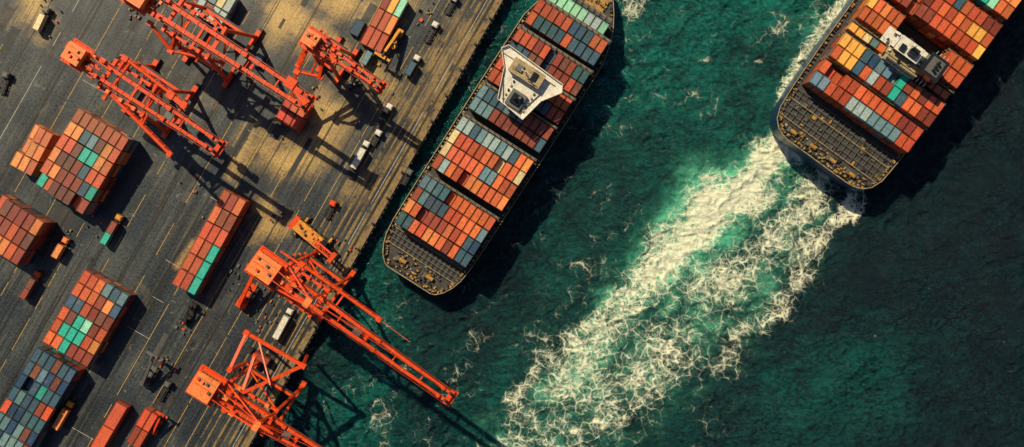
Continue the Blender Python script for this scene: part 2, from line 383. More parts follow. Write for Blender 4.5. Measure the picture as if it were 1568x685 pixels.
# ------------------------------------------------------------------ containers
OR=(0.66,0.14,0.045);OR2=(0.54,0.09,0.035);OR3=(0.78,0.26,0.07);RU=(0.26,0.05,0.028);BR=(0.17,0.06,0.038);SL=(0.04,0.10,0.145);GB=(0.13,0.24,0.28);TE=(0.02,0.42,0.32)
MI=(0.30,0.70,0.50);CR=(0.72,0.58,0.30);YO=(0.88,0.42,0.08);LG=(0.32,0.42,0.42);NV=(0.015,0.055,0.12);WHc=(0.65,0.62,0.52)
def pick(pal):
    r=random.random()*sum(w for _,w in pal)
    for c,w in pal:
        r-=w
        if r<=0: break
    j=random.uniform(.68,1.15); return tuple(min(1,v*j*random.uniform(.9,1.1)) for v in c)
def stack(mb,M,x0,y0,nx,ny,lx,ly,z0,tiers,pal,special=None,miss=0.04):
    last=None
    for i in range(nx):
        for j in range(ny):
            T_=tiers
            if random.random()<miss: T_-=1
            for k in range(T_):
                top=(k==T_-1)
                if top:
                    if last and random.random()<.35: col=tuple(v*random.uniform(.9,1.1) for v in last)
                    else: col=pick(pal)
                    last=col
                    if special and (i,j) in special: col=special[(i,j)]
                else: col=pick(pal)
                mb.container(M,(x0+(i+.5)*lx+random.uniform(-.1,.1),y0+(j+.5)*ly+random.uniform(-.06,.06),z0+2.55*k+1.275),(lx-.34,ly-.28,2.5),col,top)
P_YARD=[(OR,4.5),(OR2,4.5),(OR3,4),(RU,5),(BR,3.5),(SL,1.5),(GB,1.4),(TE,.4)]
P_MIX=[(OR2,2.5),(RU,2.5),(SL,6),(GB,5),(BR,2),(NV,4),(TE,1)]
def yard(c,along,perp,nx,ny,tiers,pal,ang=60.3,special=None,miss=.05):
    h=tiers*2.55; k=(H-h)/H; p=W(c[0],c[1],h); M=fr(p.x,p.y,0,math.radians(ang))
    mb=MB(); L=along*S*k; Wd=perp*S*k
    stack(mb,M,-L/2,-Wd/2,nx,ny,L/nx,Wd/ny,.05,tiers,pal,special,miss)
    return mb.out('container_stack',[M_CONT],M)
yard((48,229),73,38,3,3,3,[(OR3,5),(OR,4)],62,{(0,0):(0.45,.1,.04)})
yard((123,247),137,92,6,7,4,P_YARD,58.5,{(0,6):TE,(3,3):TE,(2,2):SL,(4,3):GB,(3,2):TE,(1,5):OR3,(4,4):SL})
yard((320,371),166,40,6,3,3,[(OR,4),(OR2,5),(RU,2)],61,{(0,0):TE,(1,0):TE,(2,0):TE},.0)
yard((131,488),128,80,6,6,3,P_YARD,59.5,{(1,3):TE,(1,4):TE,(2,3):TE,(2,2):MI,(0,3):TE,(1,2):TE,(5,1):SL},.03)
yard((40,628),182,72,8,6,3,P_MIX,59,{(7,1):SL,(7,2):BR},.03)
yard((12,352),78,82,3,6,4,[(RU,6),(OR2,2),(BR,3),(OR3,1),(NV,1)],58)
yard((166,655),82,20,2,1,2,[(RU,1),(OR2,4)],60,None,0)
yard((217,657),60,24,2,2,2,[(OR2,3),(RU,1)],60,None,0)
yard((588,33),92,36,3,3,2,[(RU,3),(OR2,4),(OR,2)],62,{(2,0):MI,(2,1):YO,(1,0):OR3},0)
yard((547,42),26,16,1,1,1,[(NV,3)],62,None,0)
yard((328,8),56,50,2,4,2,[(LG,2),(RU,2),(CR,1),(TE,1),(GB,1)],60,None,0)
yard((447,172),46,38,2,3,3,[(OR2,1),((.6,.05,.02),3)],62,None,0)
yard((395,92),20,12,1,1,1,[(SL,3)],60,None,0)
# ------------------------------------------------------------------ SHIPS
def ship(name,theta,n0,t0,href,sec,bays,zdeck,wlf):
    c,s_=math.cos(theta),math.sin(theta)
    px=c*t0+s_*n0; py=-s_*t0+c*n0
    o_=W(px,py,href); M=fr(o_.x,o_.y,0,theta); k=(H-href)/H*S
    root=empty(name,M); X=lambda t:(t-t0)*k; Yn=lambda n:-(n-n0)*k
    def loc(px,py,h): return M.inverted()@W(px,py,h)
    mb=MB(); lev=[(-9,wlf-.12,.02),(WZ-.2,wlf,.008),(0,(1+wlf)/2,.002),(zdeck,1,0),(zdeck+1.1,1,0)]
    t1,t2=sec[0][0],sec[-1][0]; tc=(t1+t2)/2
    rings=[]
    for z,f,sh in lev:
        r=[]
        for t,hw in sec: r.append((X(tc+(t-tc)*(1-sh)),hw*k*f))
        rings.append([M@Vector((x,y,z)) for x,y in r]+[M@Vector((x,-y,z)) for x,y in reversed(r)])
    n=len(rings[0]); vs=[v for r in rings for v in r]; fs=[]
    for a in range(len(lev)-1):
        for i in range(n): 
            j=(i+1)%n; fs.append((a*n+j,a*n+i,(a+1)*n+i,(a+1)*n+j))
    mb.add(vs,fs,0)
    mb.out('hull',[M_HULL],M,root)
    mb=MB(); dk=[(X(t),hw*k-.15) for t,hw in sec]; dk=dk+[(x,-y) for x,y in reversed(dk)]
    mb.add([M@Vector((x,y,zdeck)) for x,y in dk],[tuple(range(len(dk)))[::-1]],0)
    mb.out('deck',[M_DECK],M,root)
    mb=MB(); ol=[(X(t),hw*k) for t,hw in sec]; ol=ol+[(x,-y) for x,y in reversed(ol)]
    for i in range(len(ol)):
        a,b_=ol[i],ol[(i+1)%len(ol)]
        mb.beam(M,(a[0],a[1],zdeck+1.15),(b_[0],b_[1],zdeck+1.15),.26,.2,0)
    def hwat(x):
        t=x/k+t0
        for (a,ha),(b2,hb) in zip(sec[:-1],sec[1:]):
            if a<=t<=b2: return (ha+(hb-ha)*(t-a)/(b2-a+1e-6))*k
        return 0
    x=X(t1)+2
    while x<X(t2)-4:
        for sg in (-1,1):
            y=sg*(hwat(x)-.9)
            mb.box(M,(x,y,zdeck+.6),(random.uniform(.3,1.2),random.uniform(.3,.8),random.uniform(.6,1.4)),random.choice([0,1,1,2,3]))
        x+=random.uniform(.9,2.2)
    mb.out('bulwark_rail',[M_CREAM,M_DK,M_BRASS,M_GR],M,root)
    mb=MB(); hb=MB()
    for bay in bays:
        ta,tb,na,nb,nx,ny,ti,pal=bay[:8]; sp=bay[8] if len(bay)>8 else None
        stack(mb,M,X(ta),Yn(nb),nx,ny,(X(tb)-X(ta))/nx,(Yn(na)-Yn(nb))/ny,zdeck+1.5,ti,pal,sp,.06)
        hb.box(M,((X(ta)+X(tb))/2,(Yn(na)+Yn(nb))/2,zdeck+.72),(X(tb)-X(ta)-.4,Yn(na)-Yn(nb)-.4,1.4),0)
        xe=X(tb)+.7; y0,y1=Yn(nb),Yn(na)
        for zz in (4,6.6,9):
            hb.box(M,(xe,(y0+y1)/2,zdeck+zz),(.7,y1-y0+1.2,.15),1)
            hb.beam(M,(xe-.35,y0-.6,zdeck+zz+.9),(xe-.35,y1+.6,zdeck+zz+.9),.09,.09,2)
        y=y0
        while y<y1+.1: hb.box(M,(xe+.1,y,zdeck+5),(.3,.25,10),1); y+=2.6
    mb.out('deck_containers',[M_CONT],M,root)
    hb.out('hatches_and_lashing_bridges',[M_DK,M_GR,M_BRASS],M,root)
    return root,M,X,Yn,k,loc,hwat
def mooring(mb,M,x0,x1,ymax,z,N):
    for i in range(N):
        x=random.uniform(x0,x1); y=random.uniform(-ymax,ymax); r=random.random()
        if r<.3:
            mb.cyl(M,(x,y-.45,z+.6),(x,y+.45,z+.6),.35,8,random.choice([0,1,3])); mb.box(M,(x,y,z+.2),(.9,1.3,.4),1)
        elif r<.6:
            for d in (-.3,.3): mb.cyl(M,(x+d,y,z),(x+d,y,z+.8),.16,8,random.choice([0,2,1]))
            mb.box(M,(x,y,z+.1),(1.0,.5,.18),1)
        else: mb.box(M,(x,y,z+.4),(random.uniform(.3,1.1),random.uniform(.3,1.0),random.uniform(.4,1.0)),random.choice([0,1,1,2,3,1,3]))
GEAR=[M_BRASS,M_DK,M_CREAM,M_GR]
def rimgear(mb,M,sec,X,k,z,tmax,inset,N):
    pts=[]
    for sg in (-1,1):
        for (a,ha),(b2,hb) in zip(sec[:-1],sec[1:]):
            if a>tmax: break
            n=int(math.hypot(b2-a,hb-ha)/3)+1
            for i in range(n): f=i/n; pts.append((X(a+(b2-a)*f)+inset*.6,sg*((ha+(hb-ha)*f)*k-inset)))
    for x,y in pts:
        if random.random()<.6: mb.box(M,(x+random.uniform(-.3,.3),y+random.uniform(-.3,.3),z+.5),(random.uniform(.3,.9),random.uniform(.3,.9),1),random.choice([0,0,2,1]))
    y=-sec[0][1]*k+1
    while y<sec[0][1]*k-1:
        mb.box(M,(X(sec[0][0])+1.2+random.uniform(-.2,.4),y,z+.5),(random.uniform(.4,1),random.uniform(.4,.9),1),random.choice([0,0,2,1])); y+=random.uniform(.8,1.8)
z1=4.0
sec1=[(-26,40),(-23,47),(-14,56),(0,64),(16,69),(40,72),(100,73),(300,74),(420,73),(450,66),(474,58),(495,46),(512,34),(530,17),(540,4)]
PB=[(OR,5),(OR2,4),(SL,4.5),(GB,4),(LG,1.2),(OR3,2),(RU,2)]
bays1=[(40,128,692,822,4,11,3,PB,{(0,0):SL,(0,1):SL,(1,0):NV,(1,1):SL,(2,0):GB,(0,4):OR}),
 (142,234,692,822,4,11,3,[(OR,5),(OR2,3),(OR3,5),(SL,2),(GB,3),(CR,1.5),(LG,1)],{(3,j):random.choice([SL,GB,SL,LG]) for j in range(2,11)}),
 (248,292,692,822,2,11,3,[(RU,5),(SL,3),(GB,2),(OR2,3)],{(0,10):GB,(0,9):GB,(1,10):GB,(1,9):SL}),
 (300,344,692,716,2,2,3,[(RU,4),(SL,2),(OR2,3)]),(300,344,776,822,2,4,3,[(RU,4),(SL,1),(OR2,4)]),
 (350,394,692,822,2,11,3,[(RU,5),(OR2,4),(BR,2),(SL,1)]),
 (404,448,694,820,2,10,3,[(OR2,5),(SL,3),(RU,3),(OR,3)],{(0,j):random.choice([SL,GB,SL]) for j in range(0,4)}),
 (454,476,706,806,1,8,2,[(MI,6),(LG,1)])]
root,M,X,Yn,k,loc,hwat=ship('container_ship',math.radians(57.3),757,200,12,sec1,bays1,z1,.93)
mb=MB()
mooring(mb,M,X(-18),X(6),10,z1,70); mooring(mb,M,X(482),X(515),7,z1,60); rimgear(mb,M,sec1,X,k,z1,34,1.3,0)
for t in (8,16,24,33): mb.beam(M,(X(t),-15,z1+1.4),(X(t),15,z1+1.4),.22,.25,2 if t in (8,33) else 3)
for i in range(15): mb.beam(M,(X(8),-14+i*2,z1+1.0),(X(34),-14+i*2,z1+1.0),.16,.25,3)
for sx in (-6,6):
    mb.cyl(M,(X(-6),sx-1.5,z1+.9),(X(-6),sx+1.5,z1+.9),.8,12,0); mb.box(M,(X(-6),sx+2.2,z1+.8),(2,1,1.6),3)
mb.box(M,(X(36),0,z1+1),(.5,30,2.2),3)
mb.box(M,(X(500),0,z1+.03),(9,14,.04),0)
mb.out('mooring_gear',GEAR,M,root)
def superstructure(mb,M,cx,cy,z0,body,n=5):
    bx,by=body
    z=z0
    for i in range(n):
        f=1-.04*i; mb.box(M,(cx,cy,z+1.35),(bx*f,by*f,2.7),0)
        mb.box(M,(cx,cy,z+2.75),(bx*f+1.0,by*f+1.0,.12),3)
        for sg in (-1,1):
            y=-by*f/2+1
            while y<by*f/2-.6: mb.box(M,(cx+sg*(bx*f/2+.01),cy+y,z+1.6),(.06,.7,.8),1); y+=1.7
            x=-bx*f/2+1
            while x<bx*f/2-.6: mb.box(M,(cx+x,cy+sg*(by*f/2+.01),z+1.6),(.7,.06,.8),1); x+=1.8
        z+=2.82
    return z
mb=MB()
htop=21.0
pf=[loc(768,74,htop),loc(779,70,htop),loc(861,130,htop),loc(860,143,htop),loc(828,156,htop),loc(800,184,htop),loc(762,152,htop),loc(772,104,htop)]
aft=(pf[5]+pf[6])/2; fore=(pf[0]+pf[2])/2; mid=(aft+fore)/2
zt=superstructure(mb,M,mid.x-1,aft.y+.3,z1,(12.5,10.5),6)
pts=[(p.x,p.y) for p in pf]
mb.prism(M,pts,zt+.02,zt+.5,0)
for i in range(8):
    a,b_=pts[i],pts[(i+1)%8]; mb.beam(M,(a[0],a[1],zt+1.2),(b_[0],b_[1],zt+1.2),.22,.9,0)
mb.box(M,(fore.x-3.4,fore.y,zt+1.9),(5,12,2.8),0); mb.box(M,(fore.x-.87,fore.y,zt+2.3),(.08,11.4,1.1),1)
mb.box(M,(fore.x-3.4,fore.y,zt+3.4),(5.6,12.8,.2),3)
mb.box(M,(fore.x-3.4,fore.y+3,zt+3.9),(2.4,2.6,.8),2); mb.box(M,(fore.x-3.2,fore.y-3,zt+3.8),(3,2,.6),1)
mb.box(M,(aft.x+4,aft.y,zt+1.3),(6,6,1.6),2); mb.box(M,(aft.x+4,aft.y,zt+2.6),(3.6,3.6,1.2),1); 
mb.cyl(M,(aft.x+4,aft.y+.6,zt+3),(aft.x+4,aft.y+.6,zt+5),.7,12,1); mb.cyl(M,(aft.x+5,aft.y-1,zt+3),(aft.x+5,aft.y-1,zt+4.6),.5,12,2)
mb.cyl(M,(fore.x-4,fore.y,zt+3.4),(fore.x-4,fore.y,zt+10),.25,8,0,.12); mb.beam(M,(fore.x-4,fore.y-2,zt+8),(fore.x-4,fore.y+2,zt+8),.25,.2,0)
mb.beam(M,(fore.x-4,fore.y-1.2,zt+6.5),(fore.x-4,fore.y+1.2,zt+6.5),.3,.2,2)
for sg in (-1,1):
    mb.box(M,(mid.x+2,mid.y+sg*7.5,z1+10),(7,1.8,1.5),4); mb.box(M,(mid.x+2,mid.y+sg*7.5,z1+9),(7.6,2.6,.2),2)
    mb.beam(M,(fore.x-1.5,fore.y+sg*6.5,zt+.7),(fore.x-1.5,fore.y+sg*11,zt+.7),.25,.25,2)
    mb.beam(M,(aft.x+.5,aft.y+sg*3.4,zt+.8),(fore.x-6.5,fore.y+sg*8,zt+.8),.2,.5,2)
    for i in range(5): mb.box(M,(aft.x+2+i*1.8,aft.y+sg*4.3,zt+.9),(.8,.5,.5),random.choice([1,2,3]))
mb.out('superstructure',[M_WH,M_GL,M_GR,M_CREAM,M_OR],M,root)
# ship 2
z2=8.0
sec2=[(545,56),(547,70),(552,82),(562,92),(580,99),(620,102),(700,104),(1250,104),(1400,85),(1500,45),(1550,5)]
P2=[(OR,6),(OR2,4),(OR3,4),(GB,2.2),(SL,2),(TE,.8),(RU,2),(LG,.8)]
bays2=[(628,672,1076,1264,2,14,3,[(OR,5),(OR2,5),(GB,1),(RU,1)],{(0,j):random.choice([GB,LG,GB,SL]) for j in range(2,9)}),
 (675,719,1076,1264,2,14,4,P2,{(1,10):SL,(1,9):NV,(0,5):TE,(1,5):TE,(0,4):SL,(0,12):YO,(1,12):YO,(1,11):YO,(1,13):YO,(0,11):YO}),
 (728,742,1076,1264,1,14,3,[(GB,2),(OR,4),(SL,1)],{(0,12):YO,(0,13):YO,(0,11):CR}),
 (748,792,1076,1136,2,5,4,[(YO,4),(OR3,3),(CR,1),(OR,2)]),(748,792,1222,1264,2,3,4,[(OR,4),(OR2,3),(OR3,2)]),
 (802,868,1076,1264,3,14,4,[(OR2,4),(OR,4),(RU,4),(YO,1),(SL,.8)]),
 (878,944,1076,1264,3,14,4,[(YO,5),(OR3,4),(OR,2),(GB,1)],{(0,3):TE,(0,4):TE,(0,2):MI}),
 (954,1020,1076,1264,3,14,4,P2),(1030,1096,1076,1264,3,14,4,P2),(1106,1172,1076,1264,3,14,4,P2)]
root2,M2,X,Yn,k,loc,hwat=ship('container_ship',math.radians(54),1168,760,18,sec2,bays2,z2,.985)
mb=MB()
mooring(mb,M2,X(549),X(568),19,z2,130); rimgear(mb,M2,sec2,X,k,z2,600,1.3,0)
for t in (572,582,592,602,612,620): 
    mb.beam(M2,(X(t),-22.5,z2+1.1),(X(t),22.5,z2+1.1),.2,.22,2 if t in (572,602) else 3)
for i in range(19):
    y=-22+i*2.44; mb.beam(M2,(X(572),y,z2+.5),(X(622),y,z2+.5),.2,.4,3)
for i in range(26): mb.box(M2,(X(random.uniform(575,620)),random.uniform(-21,21),z2+.4),(random.uniform(.6,2),random.uniform(.6,1.6),.8),random.choice([3,3,1,0]))
for sx in (-13,-4,5,14):
    mb.cyl(M2,(X(560),sx-1.4,z2+.9),(X(560),sx+1.4,z2+.9),.8,12,0); mb.box(M2,(X(560),sx+2.1,z2+.8),(2,1,1.6),3)
mb.out('mooring_gear',GEAR,M2,root2)
mb=MB(); c0=loc(1402,82,30); z=superstructure(mb,M2,c0.x,c0.y,z2,(10.5,15),6)
mb.box(M2,(c0.x+1.5,c0.y,z+.25),(6,24,.5),0); mb.box(M2,(c0.x-2.4,c0.y+1,z+.25),(3,14,.5),3)
mb.box(M2,(c0.x+.6,c0.y+2,z+1.8),(5,9,2.7),2); mb.box(M2,(c0.x+.6,c0.y+2,z+3.3),(5.8,9.6,.25),0); mb.box(M2,(c0.x+3.15,c0.y+2,z+2.2),(.1,8.4,1),1); mb.box(M2,(c0.x-1.95,c0.y+2,z+2.2),(.1,8.4,1),1)
mb.box(M2,(c0.x+.2,c0.y+.5,z+4.2),(3,3.4,1.7),1); mb.box(M2,(c0.x-.5,c0.y+4.5,z+3.9),(2.4,2,1),1)
mb.cyl(M2,(c0.x+1,c0.y+2,z+3.4),(c0.x+1,c0.y+2,z+9),.3,8,0,.15); mb.beam(M2,(c0.x+1,c0.y-.4,z+7),(c0.x+1,c0.y+4.4,z+7),.3,.2,0)
for i in range(26): mb.box(M2,(c0.x+random.uniform(-4,4),c0.y+random.uniform(-10,10),z+.9),(random.uniform(.4,1.4),random.uniform(.4,1.4),.8),random.choice([0,1,2,1]))
mb.box(M2,(c0.x+.5,c0.y-8.6,z2+10.5),(9,8,21),1,top=.92); mb.box(M2,(c0.x+.5,c0.y-8.6,z2+21.1),(6,5,.3),2)
for dx in (-1.4,0,1.4): mb.cyl(M2,(c0.x+.5+dx,c0.y-8.6,z2+21),(c0.x+.5+dx,c0.y-8.6,z2+23),.55,12,1)
for i in range(4): mb.beam(M2,(c0.x-5,c0.y-11+i*1.5,z2+14),(c0.x+6,c0.y-11+i*1.5,z2+20.5),.2,.2,0)
mb.out('superstructure',[M_WH,M_GL,M_GR,M_CREAM],M2,root2)
# ------------------------------------------------------------------ CRANES
def crane(hp,tp,zb,back=4,gap=2.0,legx=(2,18),hy=8,aux=(),apex=True,house=(8,6,3.4),gw=1.15,xtra=None,hoff=0):
    a=W(hp[0],hp[1],zb); b_=W(tp[0],tp[1],zb); ang=math.atan2(b_.y-a.y,b_.x-a.x); L=(b_-a).length
    M=fr(a.x,a.y,0,ang); inv=M.inverted(); root=empty('gantry_crane',M)
    mb=MB()
    for sg in (-1,1):
        for s0,s1,g0,g1 in ((-back,L*.45,gw,gw),(L*.45,L,gw*.85,gw*.85)):
            y0=sg*(gap-(gap*.3)*max(0,s0)/L); y1=sg*(gap-(gap*.3)*s1/L)
            mb.beam(M,(s0,y0,zb),(s1,y1,zb),g0,1.8,0)
            mb.beam(M,(s0,y0,zb+.97),(s1,y1,zb+.97),g0+.22,.12,0)
            mb.beam(M,(s0,y0+sg*(g0*.5+.5),zb+.2),(s1,y1+sg*(g0*.5+.5),zb+.2),.4,.08,2)
            mb.beam(M,(s0,y0+sg*(g0*.5+.75),zb+1.2),(s1,y1+sg*(g0*.5+.75),zb+1.2),.08,.08,0)
        x=-back
        while x<L:
            yy=sg*(gap-(gap*.3)*max(0,x)/L); mb.box(M,(x,yy,zb+1.1),(.25,gw+.45,.18),1 if random.random()<.3 else 0); x+=random.choice([2.5,4,5])
    n=max(3,int(L/11))
    for i in range(n+1):
        x=-back+(L+back)*i/n; mb.beam(M,(x,-gap*.85,zb-.2),(x,gap*.85,zb-.2),.45,.7,0)
    mb.box(M,(L,0,zb+.1),(1.6,gap*1.4+2.4,1.4),0); mb.box(M,(L+1.3,0,zb-.3),(1.2,gap*1.4+3.0,.3),0)
    for sg in (-1,1):
        mb.cyl(M,(L-.3,sg*gap*.7-.4,zb+1.6),(L-.3,sg*gap*.7+.4,zb+1.6),.7,12,2); mb.box(M,(L-3.5,sg*gap*.72,zb+1.5),(1.2,1.3,.7),0); mb.box(M,(L*.6,sg*gap*.82,zb+1.5),(1.4,1.5,.7),0)
    mb.out('main_boom',[M_OR,M_OR2,M_DK],M,root)
    mb=MB()
    for sy in (-1,1):
        for lx in legx:
            mb.beam(M,(lx,sy*hy,1.6),(lx,sy*(hy*.55),zb-1),1.2,1.0,0)
            mb.box(M,(lx,sy*hy,1.3),(1.8,5.5,1.0),0)
            for q in (-2.2,-.9,.9,2.2):
                mb.cyl(M,(lx-.35,sy*hy+q,.5),(lx+.35,sy*hy+q,.5),.48,10,2)
            mb.box(M,(lx+.2,sy*hy+3.4,1.0),(1.4,1.0,1.2),2)
        mb.beam(M,(legx[0],sy*hy*.83,12),(legx[1],sy*hy*.83,12),1.0,1.3,0)
        mb.beam(M,(legx[0],sy*hy*.83,12),(legx[1],sy*hy*.56,zb-2),.55,.55,0)
        mb.beam(M,(legx[0],sy*hy*.56,zb-2),(legx[1],sy*hy*.56,zb-2),.85,1.0,0)
        mb.box(M,((legx[0]+legx[1])/2,sy*(hy*.83+.9),12.4),(legx[1]-legx[0],.7,.1),2)
        for fx in (.2,.5,.8): mb.box(M,(legx[0]+(legx[1]-legx[0])*fx,sy*hy*.56,zb-1.1),(1.3,1.4,.9),random.choice([0,1,0]))
    for lx in legx:
        mb.beam(M,(lx,-hy-.4,2.4),(lx,hy+.4,2.4),1.0,1.2,0)
        mb.beam(M,(lx,-hy*.57-1,zb-1.6),(lx,hy*.57+1,zb-1.6),1.2,1.3,0)
        mb.beam(M,(lx,-hy*.8,12),(lx,hy*.57,zb-3),.4,.4,0)
    for i in range(7):
        z0=2+i*(zb-4)/7; z1_=2+(i+1)*(zb-4)/7; d=1 if i%2 else -1
        mb.beam(M,(legx[0]-1.6,hy*.6-2*d,z0),(legx[0]-1.6,hy*.6+2*d,z1_),.7,.15,2)
        mb.box(M,(legx[0]-1.6,hy*.6+2.2*d,z1_),(1,1.0,.12),0)
    mb.out('portal_legs',[M_OR,M_OR2,M_DK],M,root)
    mb=MB(); hx,hyy,hz=house; xh=-back+hx/2+hoff
    mb.box(M,(xh,0,zb+1.3+hz/2),(hx,hyy,hz),0); mb.box(M,(xh,0,zb+1.45+hz),(hx+.5,hyy+.5,.3),0)
    mb.box(M,(xh,0,zb+1.66+hz),(hx-.6,.25,.12),3); mb.box(M,(xh,hyy*.3,zb+1.66+hz),(hx-.6,.15,.12),1)
    for i in range(4): mb.box(M,(xh-hx/2+1.2+i*hx/4.4,random.uniform(-2,2),zb+2+hz),(.9,.9,.6),random.choice([1,3,0]))
    for i in range(5):
        for sg in (-1,1): mb.box(M,(xh-hx/2+1+i*hx/6,sg*(hyy/2+.02),zb+1.4+hz/2),(.9,.08,.9),2)
    mb.box(M,(xh,0,zb+1.1),(hx+2.4,hyy+3.2,.15),3)
    for sg in (-1,1):
        mb.beam(M,(xh-hx/2-1.1,sg*(hyy/2+1.5),zb+2.1),(xh+hx/2+1.1,sg*(hyy/2+1.5),zb+2.1),.1,.1,3)
        mb.beam(M,(xh+sg*(hx/2+1.1),-hyy/2-1.5,zb+2.1),(xh+sg*(hx/2+1.1),hyy/2+1.5,zb+2.1),.1,.1,3)
    for i in range(18):
        mb.box(M,(xh+hx/2+random.uniform(.5,9),random.uniform(-gap-1.6,gap+1.6),zb+1.6),(random.uniform(.5,2.2),random.uniform(.4,1.6),random.uniform(.6,1.8)),random.choice([3,2,3,3,0]))
    mb.out('machinery_house',[M_OR2,M_GR,M_DK,M_OR],M,root)
    if apex:
        mb=MB(); ax=legx[1]-2; za=zb+9
        for sg in (-1,1):
            mb.beam(M,(legx[1],sg*hy*.5,zb),(ax,sg*1.2,za),.8,.8,0)
            mb.beam(M,(legx[0],sg*hy*.5,zb),(ax,sg*1.2,za),.5,.5,0)
            for f in (.5,.95): mb.beam(M,(ax,sg*1.2,za),(legx[1]+(L-legx[1])*f,sg*gap*.75,zb+1.4),.18,.18,0)
            mb.beam(M,(ax,sg*1.2,za),(-back+1,sg*gap,zb+2.4),.25,.25,0)
        mb.box(M,(ax,0,za),(1.6,4,1.2),0); mb.box(M,(ax,0,za+.8),(2.2,3.4,.15),1)
        mb.out('apex_frame',[M_OR,M_OR2],M,root)
    mb=MB()
    xt=legx[1]+(L-legx[1])*.3
    mb.box(M,(xt,0,zb+.4),(3,gap*1.6-gw-.2,.7),0); mb.box(M,(xt+3,0,zb-2),(1.8,1.8,2.0),1); mb.box(M,(xt+3,0,zb-.9),(2.0,2.0,.2),3)
    mb.out('trolley_and_cab',[M_GR,M_WH,M_DK,M_OR],M,root)
    if aux or xtra:
        mb=MB()
        for p,q,z,w in aux:
            A_=inv@W(p[0],p[1],z); B_=inv@W(q[0],q[1],z)
            mb.cyl(M,A_,B_,w*.7,10,0)
            mb.beam(M,A_+Vector((0,w*1.2,.6)),B_+Vector((0,w*1.2,.6)),.1,.1,0)
            nn=int((B_-A_).length/3)
            for i in range(nn+1): 
                c_=A_.lerp(B_,i/nn); mb.box(M,(c_.x,c_.y+w*.6,c_.z+.4),(.3,w*1.3,.3),0)
            mb.box(M,(B_.x,B_.y,B_.z),(1.8,1.8,1.5),0); mb.box(M,(A_.x,A_.y,A_.z),(2.2,2,1.6),0)
            mb.beam(M,A_,(A_.x,math.copysign(gap,A_.y) if abs(A_.y)>gap else 0,zb-.3),.9,.9,0)
            m_=A_.lerp(B_,.55); mb.beam(M,m_,(m_.x,math.copysign(gap*.8,m_.y),zb-.3),.6,.6,0)
        if xtra:
            for p,zp,q,zq,w in xtra:
                mb.beam(M,inv@W(p[0],p[1],zp),inv@W(q[0],q[1],zq),w,w,0)
                if w>.7: 
                    e=inv@W(p[0],p[1],zp); mb.box(M,(e.x,e.y,e.z),(w*1.7,w*1.7,w*1.4),0)
        mb.out('auxiliary_girder',[M_OR,M_OR2],M,root)
    return root
crane((408,408),(688,608),34,4,2.2,(6,22),9,[((462,405),(580,489),33,.85)],True,(9,7.5,3.5),.95,[((580,489),33,(628,524),33,.15),((430,385),33,(500,432),33,.7)])
crane((322,592),(505,706),32,5,2.5,(5,24),8,[],True,(8,8,3.5),1.0,
 [((378,510),26,(464,560),26,1.2),((378,510),26,(352,566),31,1.1),((464,560),26,(366,604),31,1.2),((390,545),26,(372,598),31,.9),((378,510),26,(400,525),1,1.0),((464,560),26,(470,545),1,1.0),((352,566),31,(378,555),1,1.0),((396,521),26,(414,590),31,.5)])
crane((140,98),(334,226),31,8,2.6,(6,24),9,[((165,140),(260,236),29,.95),((192,90),(283,160),31,.85)],False,(6,6,3),1.0,
 [((108,72),31,(150,104),31,1.4),((100,92),31,(112,66),31,1.1),((160,150),29,(200,95),31,.8),((240,125),31,(215,190),29,.7),((262,146),31,(285,166),31,1.6)])
crane((225,-2),(470,157),33,8,2.8,(10,28),10,[((262,78),(340,96),26,.8)],False,(10,8,4),1.2,
 [((230,36),30,(262,78),26,1.1),((296,20),33,(262,78),26,.9),((330,45),33,(300,95),26,.8),((446,128),33,(470,160),33,2.2)])
crane((478,62),(582,132),26,2,1.3,(1,9),5,[((455,110),(492,118),20,.8)],False,(5,5,3),.85,[((478,48),26,(456,100),20,1.1),((500,70),26,(488,122),20,1.1),((456,100),20,(447,150),12,.9)])
# ------------------------------------------------------------------ VEHICLES
def truck(px,py,ang,load=None,cab=M_WH,name='container_truck',L=13):
    p=W(px,py,2); M=fr(p.x,p.y,0,math.radians(ang)); root=empty(name,M)
    mb=MB(); mb.box(M,(-1,0,1.1),(L-3,1.1,.35),0)
    for i in range(6): mb.box(M,(-L/2+1+i*(L-4)/5,0,1.32),(.25,2.4,.12),0)
    for sg in (-1,1): mb.beam(M,(-L/2+.4,sg*1.15,1.25),(L/2-3.2,sg*1.15,1.25),.14,.25,0)
    for x in (-L/2+1.2,-L/2+2.5,L/2-3.9,L/2-1.2):
        for sg in (-1,1): mb.cyl(M,(x,sg*.75,.5),(x,sg*1.25,.5),.5,12,1)
    mb.box(M,(L/2-2,0,.9),(4,1.6,.4),0)
    mb.out('chassis',[M_DK,M_RB],M,root)
    mb=MB(); mb.box(M,(L/2-1.1,0,1.95),(2.0,2.3,1.7),0); mb.box(M,(L/2-1.1,0,2.95),(1.7,2.1,.3),0,top=.8)
    mb.box(M,(L/2-.08,0,2.2),(.1,2.0,.75),1); mb.box(M,(L/2-2.4,.8,1.9),(.3,.3,2.0),2)
    for sg in (-1,1): mb.box(M,(L/2-.9,sg*1.16,2.2),(.9,.05,.6),1); mb.box(M,(L/2-.2,sg*1.4,2.2),(.1,.25,.5),2)
    mb.box(M,(L/2+.03,0,1.1),(.2,2.3,.4),2)
    mb.out('cab',[cab,M_GL,M_DK],M,root)
    if load:
        mb=MB(); 
        for i,c in enumerate(load):
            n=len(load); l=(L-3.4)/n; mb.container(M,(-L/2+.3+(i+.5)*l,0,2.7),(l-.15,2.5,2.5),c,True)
        mb.out('cargo_container',[M_CONT],M,root)
truck(552,238,62,[WHc],M_WH,L=12); truck(583,185,60,None,M_DK,L=11); truck(172,352,60,[TE,RU],M_YL); truck(94,380,60,[OR3],M_OR2,L=9); truck(48,437,60,[RU,BR],M_OR,L=12)
